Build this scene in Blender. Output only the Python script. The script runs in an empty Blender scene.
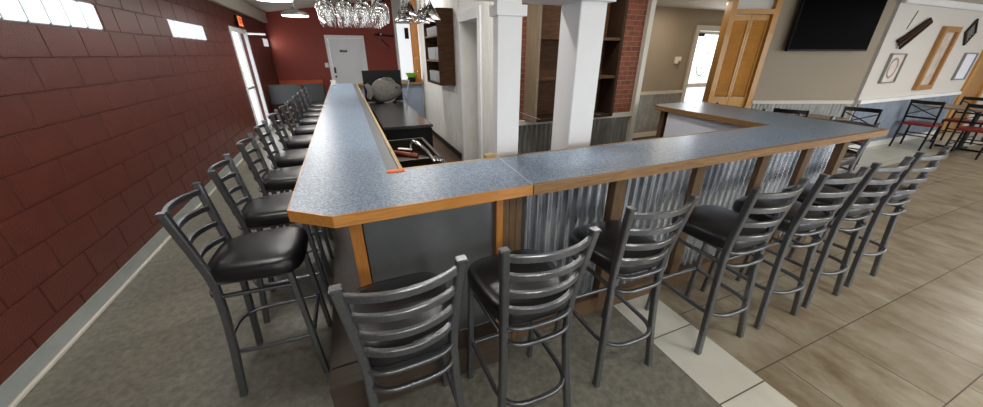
import bpy, bmesh, math, random
from mathutils import Vector, Matrix
random.seed(7)
C = bpy.context.scene.collection
PI = math.pi
# ------------------------------------------------------------------ materials
def srgb(r, g, b):
    f = lambda c: (c/255/12.92) if c/255 <= .04045 else ((c/255+.055)/1.055)**2.4
    return (f(r), f(g), f(b), 1)

def mat(name, col, rough=.5, metal=0.0, spec=.5, emit=None, es=1.0, trans=0.0, ior=1.45,
        noise=None, bump=None, coat=0.0):
    """noise=(scale, (r,g,b) second colour, contrast, stretch xyz); bump=(scale, strength)"""
    m = bpy.data.materials.new(name); m.use_nodes = True
    nt = m.node_tree; b = nt.nodes['Principled BSDF']
    b.inputs['Base Color'].default_value = srgb(*col)
    b.inputs['Roughness'].default_value = rough
    b.inputs['Metallic'].default_value = metal
    b.inputs['Specular IOR Level'].default_value = spec
    b.inputs['Transmission Weight'].default_value = trans
    b.inputs['IOR'].default_value = ior
    b.inputs['Coat Weight'].default_value = coat
    if emit:
        b.inputs['Emission Color'].default_value = srgb(*emit)
        b.inputs['Emission Strength'].default_value = es
    if noise or bump:
        tc = nt.nodes.new('ShaderNodeTexCoord')
    if noise:
        sc, c2, con, st = noise
        mp = nt.nodes.new('ShaderNodeMapping'); mp.inputs['Scale'].default_value = st
        nt.links.new(tc.outputs['Object'], mp.inputs['Vector'])
        n = nt.nodes.new('ShaderNodeTexNoise'); n.inputs['Scale'].default_value = sc
        n.inputs['Detail'].default_value = 6; n.inputs['Roughness'].default_value = .62
        nt.links.new(mp.outputs[0], n.inputs['Vector'])
        r = nt.nodes.new('ShaderNodeValToRGB')
        r.color_ramp.elements[0].position = .5-con; r.color_ramp.elements[1].position = .5+con
        r.color_ramp.elements[0].color = srgb(*col); r.color_ramp.elements[1].color = srgb(*c2)
        nt.links.new(n.outputs['Fac'], r.inputs[0]); nt.links.new(r.outputs[0], b.inputs['Base Color'])
    if bump:
        n2 = nt.nodes.new('ShaderNodeTexNoise'); n2.inputs['Scale'].default_value = bump[0]
        n2.inputs['Detail'].default_value = 4
        nt.links.new(tc.outputs['Object'], n2.inputs['Vector'])
        bp = nt.nodes.new('ShaderNodeBump'); bp.inputs['Strength'].default_value = bump[1]
        bp.inputs['Distance'].default_value = .01
        nt.links.new(n2.outputs['Fac'], bp.inputs['Height']); nt.links.new(bp.outputs[0], b.inputs['Normal'])
    return m

def brick_mat(name, c1, c2, mortar, bw, rh, ms, axes, off=(0, 0), offset=.5, rough=.6, bumpd=.006, blotch=None, sq=False, spec=.4, bias=0., bump_s=.7):
    """brick texture in world metres; axes = ('y','z') chooses the two directions"""
    m = bpy.data.materials.new(name); m.use_nodes = True
    nt = m.node_tree; b = nt.nodes['Principled BSDF']; L = nt.links.new
    b.inputs['Roughness'].default_value = rough; b.inputs['Specular IOR Level'].default_value = spec
    tc = nt.nodes.new('ShaderNodeTexCoord'); sp = nt.nodes.new('ShaderNodeSeparateXYZ')
    L(tc.outputs['Object'], sp.inputs[0])
    cb = nt.nodes.new('ShaderNodeCombineXYZ')
    for i, a in enumerate(axes):
        ad = nt.nodes.new('ShaderNodeMath'); ad.operation = 'ADD'; ad.inputs[1].default_value = off[i]
        L(sp.outputs['XYZ'.index(a.upper())], ad.inputs[0]); L(ad.outputs[0], cb.inputs[i])
    bk = nt.nodes.new('ShaderNodeTexBrick')
    bk.inputs['Scale'].default_value = 1; bk.inputs['Brick Width'].default_value = bw
    bk.inputs['Row Height'].default_value = rh; bk.inputs['Mortar Size'].default_value = ms
    bk.inputs['Mortar Smooth'].default_value = .3; bk.inputs['Bias'].default_value = bias
    bk.offset = offset
    bk.inputs['Color1'].default_value = srgb(*c1); bk.inputs['Color2'].default_value = srgb(*c2)
    bk.inputs['Mortar'].default_value = srgb(*mortar)
    L(cb.outputs[0], bk.inputs['Vector'])
    col = bk.outputs['Color']
    nz = nt.nodes.new('ShaderNodeTexNoise'); nz.inputs['Detail'].default_value = 7; nz.inputs['Roughness'].default_value = .65
    if blotch:
        sc, bc, amt, st = blotch
        mp = nt.nodes.new('ShaderNodeMapping'); mp.inputs['Scale'].default_value = st
        L(tc.outputs['Object'], mp.inputs['Vector']); L(mp.outputs[0], nz.inputs['Vector'])
        nz.inputs['Scale'].default_value = sc
        rp = nt.nodes.new('ShaderNodeValToRGB'); rp.color_ramp.elements[0].position = .38; rp.color_ramp.elements[1].position = .68
        rp.color_ramp.elements[1].color = (amt, amt, amt, 1)
        L(nz.outputs['Fac'], rp.inputs[0])
        mx = nt.nodes.new('ShaderNodeMixRGB'); mx.inputs[2].default_value = srgb(*bc)
        L(rp.outputs[0], mx.inputs[0]); L(col, mx.inputs[1])
        # mortar stays mortar
        mx2 = nt.nodes.new('ShaderNodeMixRGB'); L(bk.outputs['Fac'], mx2.inputs[0]); L(mx.outputs[0], mx2.inputs[1]); L(bk.outputs['Color'], mx2.inputs[2])
        col = mx2.outputs[0]
    L(col, b.inputs['Base Color'])
    inv = nt.nodes.new('ShaderNodeMath'); inv.operation = 'SUBTRACT'; inv.inputs[0].default_value = 1
    L(bk.outputs['Fac'], inv.inputs[1])
    bp = nt.nodes.new('ShaderNodeBump'); bp.inputs['Strength'].default_value = bump_s; bp.inputs['Distance'].default_value = bumpd
    L(inv.outputs[0], bp.inputs['Height']); L(bp.outputs[0], b.inputs['Normal'])
    return m

M = {}
M['metal'] = mat('stool_metal', (104, 106, 109), .29, .85, noise=(60, (126, 128, 131), .3, (1, 1, 1)), bump=(120, .12))
M['vinyl'] = mat('black_vinyl', (20, 20, 22), .33, 0, .6, bump=(300, .05))
M['glide'] = mat('rubber_glide', (20, 20, 20), .6)
M['cmu'] = mat('painted_block', (80, 37, 29), .34, noise=(7, (93, 46, 37), .3, (1, 1, 1)), bump=(90, .35))
M['red'] = mat('red_paint', (132, 50, 37), .55, noise=(3, (144, 57, 40), .3, (1, 1, 1)), bump=(60, .1))
M['basepaint'] = mat('grey_baseboard_paint', (140, 146, 142), .5, noise=(6, (158, 162, 157), .3, (1, 1, 1)))
M['cream'] = mat('cream_trim_paint', (200, 194, 182), .5)
M['ceiling'] = mat('ceiling_paint', (206, 200, 190), .8)
M['white'] = mat('white_paint', (236, 237, 238), .45, noise=(5, (226, 227, 228), .35, (1, 1, .3)))
M['whiteboard'] = mat('white_beadboard', (238, 238, 236), .5, noise=(9, (222, 219, 210), .3, (1, 3, .4)))
M['greige'] = mat('greige_paint', (146, 134, 116), .6, noise=(2, (152, 140, 121), .4, (1, 1, 1)))
M['palewall'] = mat('pale_wall_paint', (208, 204, 198), .6)
M['concrete'] = mat('worn_concrete', (84, 82, 73), .4, noise=(24, (140, 137, 124), .3, (1, 1, 1)), bump=(60, .2))
M['whitetile'] = brick_mat('white_floor_tile', (206, 204, 192), (196, 194, 182), (92, 84, 70), .4572, 5.0, .004, ('y', 'x'), off=(.4572*20-1.05, 5-1.52), offset=0, rough=.3, bumpd=.002, blotch=(4, (184, 178, 162), .5, (1, 1, 1)))
M['browntile'] = brick_mat('brown_stone_tile', (158, 149, 129), (144, 135, 115), (74, 64, 52), .52, .4985, .0035, ('x', 'y'), off=(.52*20-2.61, .4985*20-.645), rough=.33, bumpd=.002,
                           blotch=(3.2, (106, 86, 60), .9, (1.7, .9, 1)), bias=0)
M['laminate'] = mat('blue_speckled_laminate', (84, 101, 122), .32, 0, .5, noise=(105, (150, 167, 186), .13, (1, 1, 1)))
M['oak'] = mat('orange_oak', (164, 104, 44), .3, noise=(14, (206, 146, 72), .25, (.6, 8, 8)), coat=.3)
M['oakz'] = mat('orange_oak_upright', (152, 94, 40), .35, noise=(14, (186, 126, 60), .25, (8, 8, .6)), coat=.3)
M['brownwood'] = mat('aged_brown_edge_wood', (108, 78, 46), .5, noise=(14, (158, 122, 78), .25, (.6, 8, 8)))
M['postwood'] = mat('stained_post_wood', (74, 55, 36), .6, noise=(16, (112, 86, 56), .25, (9, 9, .7)))
M['darkwood'] = mat('dark_walnut_wood', (30, 20, 13), .75, 0, .2, noise=(10, (58, 40, 26), .25, (6, 6, .7)))
M['rustic'] = mat('rustic_brown_wood', (48, 32, 20), .75, 0, .2, noise=(8, (86, 58, 37), .25, (1, 1, 7)))
M['greywood'] = mat('weathered_grey_wood', (96, 82, 64), .65, noise=(8, (126, 110, 88), .25, (7, 7, .6)))
M['stepwood'] = mat('dark_step_boards', (50, 41, 33), .55, noise=(14, (76, 63, 50), .25, (.6, 5, 5)))
M['galv'] = mat('galvanized_steel', (118, 126, 138), .27, .9, noise=(7, (226, 231, 238), .22, (1, 1, .35)))
M['galvdull'] = mat('dull_corrugated_steel', (124, 124, 120), .45, .6, noise=(10, (158, 158, 154), .2, (1, 1, .4)))
M['stainless'] = mat('brushed_stainless', (104, 106, 107), .22, .95, noise=(6, (126, 128, 129), .3, (1, 1, 1)))
M['galvdark'] = mat('dark_blue_steel', (88, 96, 106), .45, .6, noise=(6, (128, 136, 146), .3, (1, 1, .4)))  # darker, bluer steel than the other wainscots
M['troughgrey'] = mat('grey_drip_rail', (112, 116, 120), .4, .4)
M['darksteel'] = mat('dark_stainless_panel', (104, 106, 107), .42, .8, noise=(4, (130, 132, 133), .3, (1, 1, 1)))
M['chrome'] = mat('chrome', (210, 210, 212), .12, 1.0)
M['brick'] = brick_mat('red_brick', (116, 62, 42), (88, 46, 32), (128, 104, 84), .17, .056, .0045, ('x', 'z'), rough=.8, blotch=(20, (150, 84, 60), .5, (1, 1, 1)), bumpd=.006)
M['louver'] = mat('honey_pine', (176, 124, 54), .4, noise=(8, (198, 148, 74), .25, (1, 1, .5)), coat=.2)
M['black'] = mat('black_satin', (10, 10, 11), .5, 0, .3)
M['screen'] = mat('tv_screen', (2, 2, 3), .35, 0, .02)
M['pewter'] = mat('pewter', (100, 97, 92), .42, .55, noise=(40, (130, 126, 120), .15, (1, 1, 1)), bump=(55, .8))
M['glass'] = mat('clear_glass', (255, 255, 255), .02, 0, .8, trans=1.0, ior=1.45)
M['frost'] = mat('hazy_bar_glass', (240, 244, 246), .12, 0, .7, trans=.45, ior=1.3)
M['daylight'] = mat('bright_frosted_pane', (235, 238, 240), .5, emit=(244, 247, 250), es=.75)
M['pane'] = mat('window_pane', (250, 252, 255), .0, 0, .5, trans=1.0, ior=1.02)
M['block'] = mat('sunlit_glass_block', (235, 240, 244), .2, 0, .5, emit=(240, 247, 252), es=.55, noise=(26, (205, 214, 220), .2, (1, .6, 1)), bump=(28, .5))
M['lamp_on'] = mat('lit_lamp_diffuser', (255, 255, 250), .5, emit=(255, 250, 240), es=7)
M['lamp_warm'] = mat('lit_warm_diffuser', (255, 250, 235), .5, emit=(255, 236, 205), es=6)
M['alu'] = mat('lamp_aluminium', (150, 150, 146), .4, .6)
M['exit_lit'] = mat('exit_sign_orange', (250, 170, 110), .5, emit=(240, 130, 70), es=.8)
M['exit_red'] = mat('exit_letters_red', (190, 30, 20), .5, emit=(200, 30, 20), es=.6)
M['redvinyl'] = mat('red_vinyl', (130, 42, 36), .4)
M['blackmetal'] = mat('black_metal', (18, 18, 19), .4, .3)
M['tabletop'] = mat('grey_brown_tabletop', (126, 108, 92), .4, noise=(8, (148, 130, 112), .3, (1, 4, 1)))
M['lav'] = mat('pale_lavender_board', (226, 230, 242), .5)
M['bluegrey'] = mat('blue_grey_panel', (132, 142, 158), .5)
M['green'] = mat('lime_green_plastic', (110, 170, 40), .5)
M['mat_art'] = mat('picture_mount_white', (226, 220, 214), .5, noise=(9, (196, 180, 172), .2, (1, 1, 1)))
M['mirror'] = mat('bright_picture_glass', (216, 212, 206), .25, 0, .6, noise=(5, (180, 160, 140), .2, (1, 1, 1)))
M['gold'] = mat('golden_frame_wood', (150, 104, 54), .4, noise=(14, (178, 132, 76), .25, (5, 5, 1)))
M['copper'] = mat('copper_red_hose', (126, 58, 44), .4, .3)
M['orangeplastic'] = mat('bright_orange_wood_end', (222, 106, 34), .5)
M['padgrey'] = mat('charcoal_booth_vinyl', (28, 29, 30), .55)
M['boothwood'] = mat('orange_booth_wood', (188, 76, 30), .5, noise=(8, (204, 92, 40), .3, (.7, 5, 5)))
M['kitchenfloor'] = mat('dark_brown_floor', (62, 44, 34), .5, noise=(6, (82, 60, 46), .25, (1, 1, 1)))
M['asphalt'] = mat('pale_outdoor_paving', (190, 190, 186), .8)
M['ink'] = mat('grey_decal_ink', (96, 98, 100), .6)
M['seam'] = mat('aluminium_seam_strip', (176, 184, 192), .35, .5)
M['tanwood'] = mat('tan_strip_wood', (160, 132, 86), .45, noise=(10, (184, 156, 108), .25, (6, .6, 6)))
M['darkpaint'] = mat('black_painted_wood', (26, 22, 20), .5)
M['plate'] = mat('ivory_switch_plate', (226, 222, 212), .4)
M['greypl'] = mat('grey_plastic', (120, 122, 122), .5)
M['cord'] = mat('thin_dark_cord', (50, 46, 44), .5)
M['handlem'] = mat('dark_bronze_hardware', (60, 54, 46), .35, .8)

# ------------------------------------------------------------------ mesh helpers
def new(): return bmesh.new()

def box(bm, x0, x1, y0, y1, z0, z1, bev=0):
    r = bmesh.ops.create_cube(bm, size=1)
    for v in r['verts']:
        v.co = Vector((x0+(v.co.x+.5)*(x1-x0), y0+(v.co.y+.5)*(y1-y0), z0+(v.co.z+.5)*(z1-z0)))
    if bev > 0:
        es = list({e for v in r['verts'] for e in v.link_edges})
        bmesh.ops.bevel(bm, geom=es, offset=bev, segments=2, affect='EDGES')
    return bm

def B(x0, x1, y0, y1, z0, z1, bev=0): return box(new(), x0, x1, y0, y1, z0, z1, bev)

def sweep(bm, pts, w, h, up=Vector((0, 0, 1)), closed=False, rnd=False, seg=8):
    """rectangular (w across, h along up) or round tube along a polyline with mitred joints"""
    pts = [Vector(p) for p in pts]; n = len(pts); rings = []
    for i, p in enumerate(pts):
        if closed: a, c = pts[i-1], pts[(i+1) % n]
        else: a, c = pts[max(i-1, 0)], pts[min(i+1, n-1)]
        t = (c-a).normalized()
        s = t.cross(up)
        if s.length < 1e-4: s = t.cross(Vector((0, 1, 0)))
        s.normalize(); u = s.cross(t).normalized()
        if rnd:
            ring = [bm.verts.new(p+s*(w/2*math.cos(2*PI*k/seg))+u*(h/2*math.sin(2*PI*k/seg))) for k in range(seg)]
        else:
            c_ = min(w, h)*.16
            co = []
            for sx, sy in ((1, 1), (-1, 1), (-1, -1), (1, -1)):
                q1 = (sx*(w/2-c_), sy*h/2); q2 = (sx*w/2, sy*(h/2-c_))
                co += [q2, q1] if sx*sy > 0 else [q1, q2]
            ring = [bm.verts.new(p+s*q[0]+u*q[1]) for q in co]
        rings.append(ring)
    m = len(rings[0])
    for i in range(n if closed else n-1):
        r0, r1 = rings[i], rings[(i+1) % n]
        for k in range(m):
            bm.faces.new((r0[k], r0[(k+1) % m], r1[(k+1) % m], r1[k]))
    if not closed:
        bm.faces.new(rings[0][::-1]); bm.faces.new(rings[-1])
    return bm

def lathe(bm, prof, c=(0, 0, 0), seg=20, axis='z'):
    rings = []
    for r, z in prof:
        ring = []
        for k in range(seg):
            a = 2*PI*k/seg
            p = (r*math.cos(a), r*math.sin(a), z)
            if axis == 'y': p = (p[0], p[2], p[1])
            if axis == 'x': p = (p[2], p[0], p[1])
            ring.append(bm.verts.new(Vector(c)+Vector(p)))
        rings.append(ring)
    for a, b_ in zip(rings, rings[1:]):
        for k in range(seg):
            bm.faces.new((a[k], a[(k+1) % seg], b_[(k+1) % seg], b_[k]))
    bm.faces.new(rings[0][::-1]); bm.faces.new(rings[-1])
    return bm

def poly(bm, pts, z0, z1):
    """extruded polygon (x, y) from z0 to z1"""
    lo = [bm.verts.new((x, y, z0)) for x, y in pts]; hi = [bm.verts.new((x, y, z1)) for x, y in pts]
    n = len(pts)
    for k in range(n): bm.faces.new((lo[k], lo[(k+1) % n], hi[(k+1) % n], hi[k]))
    bm.faces.new(lo[::-1]); bm.faces.new(hi)
    return bm

def corr(bm, L, z0, z1, amp=.009, per=.066, th=.004):
    """corrugated sheet standing along local x from 0..L, facing -y, centred on y=0"""
    n = max(8, int(L/per*10)); f = []; b = []
    for i in range(n+1):
        x = L*i/n; y = amp*math.sin(2*PI*x/per)
        f.append((bm.verts.new((x, y-th/2, z0)), bm.verts.new((x, y-th/2, z1))))
        b.append((bm.verts.new((x, y+th/2, z0)), bm.verts.new((x, y+th/2, z1))))
    for i in range(n):
        bm.faces.new((f[i][0], f[i+1][0], f[i+1][1], f[i][1]))
        bm.faces.new((b[i+1][0], b[i][0], b[i][1], b[i+1][1]))
        bm.faces.new((f[i][1], f[i+1][1], b[i+1][1], b[i][1]))
        bm.faces.new((f[i+1][0], f[i][0], b[i][0], b[i+1][0]))
    for i in (0, n): bm.faces.new((f[i][0], f[i][1], b[i][1], b[i][0]))
    return bm

def place(bm, loc, rz=0):
    bm.transform(Matrix.Translation(Vector(loc)) @ Matrix.Rotation(rz, 4, 'Z')); return bm

def obj(name, bm, m, parent=None, smooth=None):
    bmesh.ops.recalc_face_normals(bm, faces=bm.faces[:])
    me = bpy.data.meshes.new(name)
    if parent is not None:
        bm.transform(parent.matrix_basis.inverted()) if parent.get('_w') else None
    bm.to_mesh(me); bm.free()
    me.materials.append(m)
    if smooth is not None:
        for p in me.polygons: p.use_smooth = True
        try: me.set_sharp_from_angle(angle=math.radians(smooth))
        except Exception: pass
    o = bpy.data.objects.new(name, me); C.objects.link(o)
    if parent: o.parent = parent
    return o

def tag(o, label, cat, group=None):
    o['label'] = label; o['category'] = cat
    if group: o['group'] = group
    return o

def thing(name, label, cat, loc=(0, 0, 0), rz=0, group=None):
    o = bpy.data.objects.new(name, None); C.objects.link(o); o.empty_display_size = .1
    o.location = loc; o.rotation_euler = (0, 0, rz)
    return tag(o, label, cat, group)

def struct(name, bm, m, parent=None, smooth=None):
    o = obj(name, bm, m, parent, smooth)
    if parent is None: o['kind'] = 'structure'
    return o

def sthing(name, loc=(0, 0, 0), rz=0):
    o = bpy.data.objects.new(name, None); C.objects.link(o); o.location = loc; o.rotation_euler = (0, 0, rz)
    o['kind'] = 'structure'; return o

def dup(root, loc, rz=0, label=None, group=None):
    r = root.copy(); C.objects.link(r); r.location = loc; r.rotation_euler = (0, 0, rz)
    if label: r['label'] = label
    if group: r['group'] = group
    for ch in list(root.children):
        c = ch.copy(); C.objects.link(c); c.parent = r
        for g in list(ch.children):
            d = g.copy(); C.objects.link(d); d.parent = c
    return r

def wall(bm, axis, a, b_, u0, u1, z0, z1, holes):
    """slab between a..b_ on `axis`, spanning u0..u1 and z0..z1 with rectangular holes (u0,u1,z0,z1)"""
    us = sorted({u0, u1, *[max(u0, min(u1, h[i])) for h in holes for i in (0, 1)]})
    zs = sorted({z0, z1, *[max(z0, min(z1, h[i])) for h in holes for i in (2, 3)]})
    for i in range(len(us)-1):
        for j in range(len(zs)-1):
            cu, cz = (us[i]+us[i+1])/2, (zs[j]+zs[j+1])/2
            if any(h[0] < cu < h[1] and h[2] < cz < h[3] for h in holes): continue
            if axis == 'x': box(bm, a, b_, us[i], us[i+1], zs[j], zs[j+1])
            else: box(bm, us[i], us[i+1], a, b_, zs[j], zs[j+1])
    return bm

# ------------------------------------------------------------------ room shell
XL = -1.856
YB = 12.2
YF = -4.0       # wall behind the viewer
XR = 14.0
win = [(3.06, 4.28, 1.835, 2.04), (5.66, 6.90, 1.835, 2.04), (11.33, 12.1, 1.835, 2.04)]
ddoor = (8.33, 9.62, 0, 2.10)
def block_wall():
    bm = wall(new(), 'x', XL-.12, XL-.010, YF-.1, YB+.1, 0, 2.75, win+[ddoor])
    rh, bw, g, c = .2032, .4083, .0035, .004
    holes = [(a, b_, (.0 if c_ == 0 else 9*rh), (d_ if c_ == 0 else 10*rh)) for a, b_, c_, d_ in win+[ddoor]]
    for r in range(13):
        z0, z1 = r*rh, (r+1)*rh
        off = 3.285 + (0 if r % 2 else bw/2)
        k0 = int((YF-off)/bw)-1
        for k in range(k0, k0+44):
            segs = [(max(YF, off+k*bw), min(YB, off+(k+1)*bw))]
            for h in holes:
                if z1 <= h[2]+.02 or z0 >= h[3]-.02: continue
                ns = []
                for a, b_ in segs:
                    if b_ <= h[0] or a >= h[1]: ns.append((a, b_)); continue
                    if a < h[0]: ns.append((a, h[0]))
                    if b_ > h[1]: ns.append((h[1], b_))
                segs = ns
            for a, b_ in segs:
                if b_-a < .03: continue
                A = [bm.verts.new((XL-.010, y, z)) for y, z in ((a+g, z0+g), (b_-g, z0+g), (b_-g, z1-g), (a+g, z1-g))]
                D = [bm.verts.new((XL, y, z)) for y, z in ((a+g+c, z0+g+c), (b_-g-c, z0+g+c), (b_-g-c, z1-g-c), (a+g+c, z1-g-c))]
                bm.faces.new(D)
                for i in range(4): bm.faces.new((A[i], A[(i+1) % 4], D[(i+1) % 4], D[i]))
    return bm
struct('wall_left', block_wall(), M['cmu'])
struct('baseboard_left', wall(new(), 'x', XL+.001, XL+.012, YF, YB-.01, 0, .123, [ddoor]), M['basepaint'])
bm = new(); sweep(bm, [(XL+.022, YF, .012), (XL+.022, 8.3, .012)], .02, .022); sweep(bm, [(XL+.022, 9.66, .012), (XL+.022, YB-.02, .012)], .02, .022)
struct('trim_1', bm, M['cream'])
struct('wall_back', wall(new(), 'y', YB, YB+.12, XL-.12, 1.68, 0, 3.6, [(-.31, .65, 0, 2.09)]), M['red'])
struct('wall_back_white', B(1.68, 4.2, YB, YB+.12, 0, 3.6), M['palewall'])
struct('wall_store_side', B(4.1, 4.2, 5.52, YB-.001, 0, 3.6), M['palewall'])
# crown beam along the left wall
struct('trim_2', B(XL+.001, XL+.09, YF, YB-.001, 2.44, 2.69), M['cream'])
# sloping ceiling over the bar side
def slab(x0, x1, y0, y1, za, zb, th=.1):
    bm = new(); vs = []
    for (x, z) in ((x0, za), (x1, zb)):
        for y in (y0, y1):
            for t in (0, th): vs.append(bm.verts.new((x, y, z+t)))
    bmesh.ops.convex_hull(bm, input=vs); return bm
struct('ceiling', slab(XL-.12, 4.2, 5.5, YB+.12, 2.68, 3.56), M['ceiling'])
struct('ceiling_2', slab(XL-.12, 1.66, YF-.1, 5.5, 2.68, 3.1), M['ceiling'])
struct('ceiling_3', B(1.66, XR, YF-.1, 5.52, 2.46, 2.56), M['ceiling'])
struct('trim_3', B(1.60, 1.66, YF, 5.5, 2.40, 3.12), M['white'])
# floor
struct('floor', poly(new(), [(XL-.12, YF-.1), (1.52, YF-.1), (1.52, 1.40), (.02, 1.40), (.02, 8.0), (4.2, 8.0), (4.2, YB+.1), (XL-.12, YB+.1)], -.05, 0), M['concrete'])
struct('floor_2', B(1.52, 1.88, YF-.1, 1.40, -.05, 0), M['whitetile'])
struct('floor_3', B(1.88, XR, YF-.1, 1.40, -.05, 0), M['browntile'])
struct('floor_4', poly(new(), [(.02, 1.40), (3.7, 1.40), (3.7, 5.5), (1.65, 5.5), (1.65, 4.30), (1.65, 8.0), (.02, 8.0)], -.05, 0), M['kitchenfloor'])
struct('floor_5', poly(new(), [(3.7, 1.40), (XR, 1.40), (XR, 2.30), (3.7, 2.30)], -.05, 0), M['browntile'])
struct('floor_6', B(3.7, 6.2, 2.30, 5.5, -.05, 0), M['kitchenfloor'])
struct('floor_7', B(6.2, XR, 2.30, 5.5, -.05, 0), M['whitetile'])
struct('floor_8', B(1.65, 4.2, 5.5, 8.0, -.05, 0), M['kitchenfloor'])
# wall behind the viewer: storefront windows that let the daylight in
fw = [(-1.2, 1.2, .5, 2.3), (2.4, 5.6, .35, 2.3), (6.4, 9.6, .35, 2.3), (10.4, 13.4, .35, 2.3)]
struct('wall_front', wall(new(), 'y', YF-.12, YF, XL-.12, XR, 0, 3.2, fw), M['greige'])
for k, (a, b_, c, d) in enumerate(fw):
    w = sthing('window_%d' % (k+4))
    bm = new()
    for (x0, x1, z0, z1) in ((a, a+.05, c, d), (b_-.05, b_, c, d), (a, b_, c, c+.05), (a, b_, d-.05, d), ((a+b_)/2-.03, (a+b_)/2+.03, c, d)):
        box(bm, x0, x1, YF-.09, YF-.03, z0, z1)
    obj('window_frame', bm, M['alu'], w)
struct('wall_right', B(XR, XR+.1, YF-.1, 5.5, 0, 2.6), M['palewall'])

# glass block windows
for k, (a, b_, c, d) in enumerate(win):
    w = sthing('window_%d' % (k+1))
    n = round((b_-a)/.205); bm = new()
    for i in range(n):
        y0 = a+(b_-a)*i/n; y1 = a+(b_-a)*(i+1)/n
        box(bm, XL-.085, XL-.008, y0+.006, y1-.006, c+.008, d-.008, .008)
    g = obj('glass_blocks', bm, M['block'], w)
    bm = new()
    for i in range(n+1):
        y0 = a+(b_-a)*i/n; box(bm, XL-.08, XL-.014, max(a, y0-.006), min(b_, y0+.006), c, d)
    box(bm, XL-.08, XL-.026, a, b_, c, c+.008); box(bm, XL-.08, XL-.026, a, b_, d-.008, d)
    obj('grout', bm, M['greypl'], w)

# glazed exit door in the left wall
d = sthing('door_1')
bm = new(); y0, y1, z0, z1 = ddoor
box(bm, XL-.05, XL+.012, y0-.03, y0+.07, 0, z1+.03); box(bm, XL-.05, XL+.012, y1-.05, y1+.03, 0, z1+.03)
box(bm, XL-.05, XL+.012, y0+.07, y1-.05, z1-.05, z1+.03); box(bm, XL-.03, XL+.008, y0+.63, y0+.68, 0, z1-.05)
obj('door_frame', bm, M['white'], d)
bm = new(); box(bm, XL-.03, XL-.0, y0+.07, y0+.63, 0, .22); box(bm, XL-.03, XL-.0, y0+.07, y0+.63, .98, 1.03)
box(bm, XL-.03, XL-.0, y0+.68, y1-.05, 0, .10)
obj('door_rail', bm, M['white'], d)
obj('push_bar', B(XL+.001, XL+.03, y0+.11, y0+.58, .985, 1.02, .005), M['alu'], d)
obj('door_glass', B(XL-.02, XL-.016, y0+.07, y1-.05, .10, z1-.05), M['pane'], d)
obj('closer_arm', sweep(new(), [(XL+.035, y1-.25, 2.05), (XL+.36, y1-.05, 2.05)], .05, .04), M['white'], d)

# exit sign
e = thing('exit_sign', 'small lit orange exit sign on the red wall above the glass door', 'sign', (XL+.04, 9.1, 2.2))
e['_w'] = 1; bpy.context.view_layer.update()
obj('housing', B(XL+.002, XL+.05, 8.92, 9.26, 2.16, 2.36, .006), M['black'], e)
obj('lit_face', B(XL+.05, XL+.06, 8.93, 9.25, 2.17, 2.35, .003), M['exit_lit'], e)
def letters(txt, size, m, parent, origin, xdir, ext=.002, name='lettering'):
    cu = bpy.data.curves.new(name, 'FONT'); cu.body = txt; cu.size = size; cu.extrude = ext; cu.align_x = 'CENTER'; cu.align_y = 'CENTER'
    t = bpy.data.objects.new('tmp', cu); C.objects.link(t)
    dg = bpy.context.evaluated_depsgraph_get(); me = bpy.data.meshes.new_from_object(t.evaluated_get(dg))
    bpy.data.objects.remove(t)
    bm = new(); bm.from_mesh(me)
    X = Vector(xdir).normalized(); Z = Vector((0, 0, 1)); N = X.cross(Z)
    mt = Matrix((X, Z, N)).transposed().to_4x4(); mt.translation = Vector(origin)
    bm.transform(mt)
    return obj(name, bm, m, parent)
letters('EXIT', .15, M['exit_red'], e, (XL+.062, 9.09, 2.26), (0, -1, 0))

# back door
d = sthing('door_2')
bm = new(); box(bm, -.39, -.31, YB-.03, YB+.05, 0, 2.17); box(bm, .65, .73, YB-.03, YB+.05, 0, 2.17); box(bm, -.31, .65, YB-.03, YB+.05, 2.09, 2.17)
obj('door_frame', bm, M['white'], d)
obj('door_leaf', B(-.305, .645, YB+.01, YB+.05, .01, 2.085), M['white'], d)
bm = new(); lathe(bm, [(.03, 0), (.03, .01), (.012, .012), (.012, .045), (.028, .05), (.028, .075), (.01, .08)], (0, 0, 0), 14, 'y')
bm.transform(Matrix.Scale(-1, 4, (0, 1, 0))); place(bm, (-.25, YB+.01, 1.0)); box(bm, -.28, -.22, YB-.0, YB+.01, 1.1, 1.27)
obj('door_knob', bm, M['handlem'], d)
s = thing('door_sign', 'small black nameplate on the white back door', 'sign', (.08, YB+.005, 1.73)); s['_w'] = 1; bpy.context.view_layer.update()
obj('plate', B(-.02, .19, YB+.002, YB+.009, 1.70, 1.765), M['black'], s)
letters('OFFICE', .05, M['plate'], s, (.085, YB, 1.733), (1, 0, 0), .001)
s = thing('light_switch', 'white switch plate on the red wall beside the white door', 'switch', (-.45, YB-.004, 1.33)); s['_w'] = 1; bpy.context.view_layer.update()
obj('cover_plate', B(-.51, -.41, YB-.01, YB-.001, 1.27, 1.40, .003), M['plate'], s)
obj('toggle', B(-.468, -.452, YB-.024, YB-.010, 1.32, 1.35), M['plate'], s)
s = thing('wall_bracket', 'thin black bracket arm mounted high on the red wall', 'bracket', (1.4, YB-.02, 2.18)); s['_w'] = 1; bpy.context.view_layer.update()
bm = new(); sweep(bm, [(1.05, YB-.06, 2.2), (1.25, YB-.06, 2.21), (1.45, YB-.05, 2.18), (1.65, YB-.05, 2.17)], .03, .05); box(bm, 1.15, 1.25, YB-.05, YB-.001, 2.17, 2.25)
obj('arm', bm, M['black'], s); obj('sensor', lathe(new(), [(.008, -.02), (.022, -.012), (.022, .012), (.008, .02)], (1.25, YB-.09, 2.22), 12, 'y'), M['plate'], s)
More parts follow.
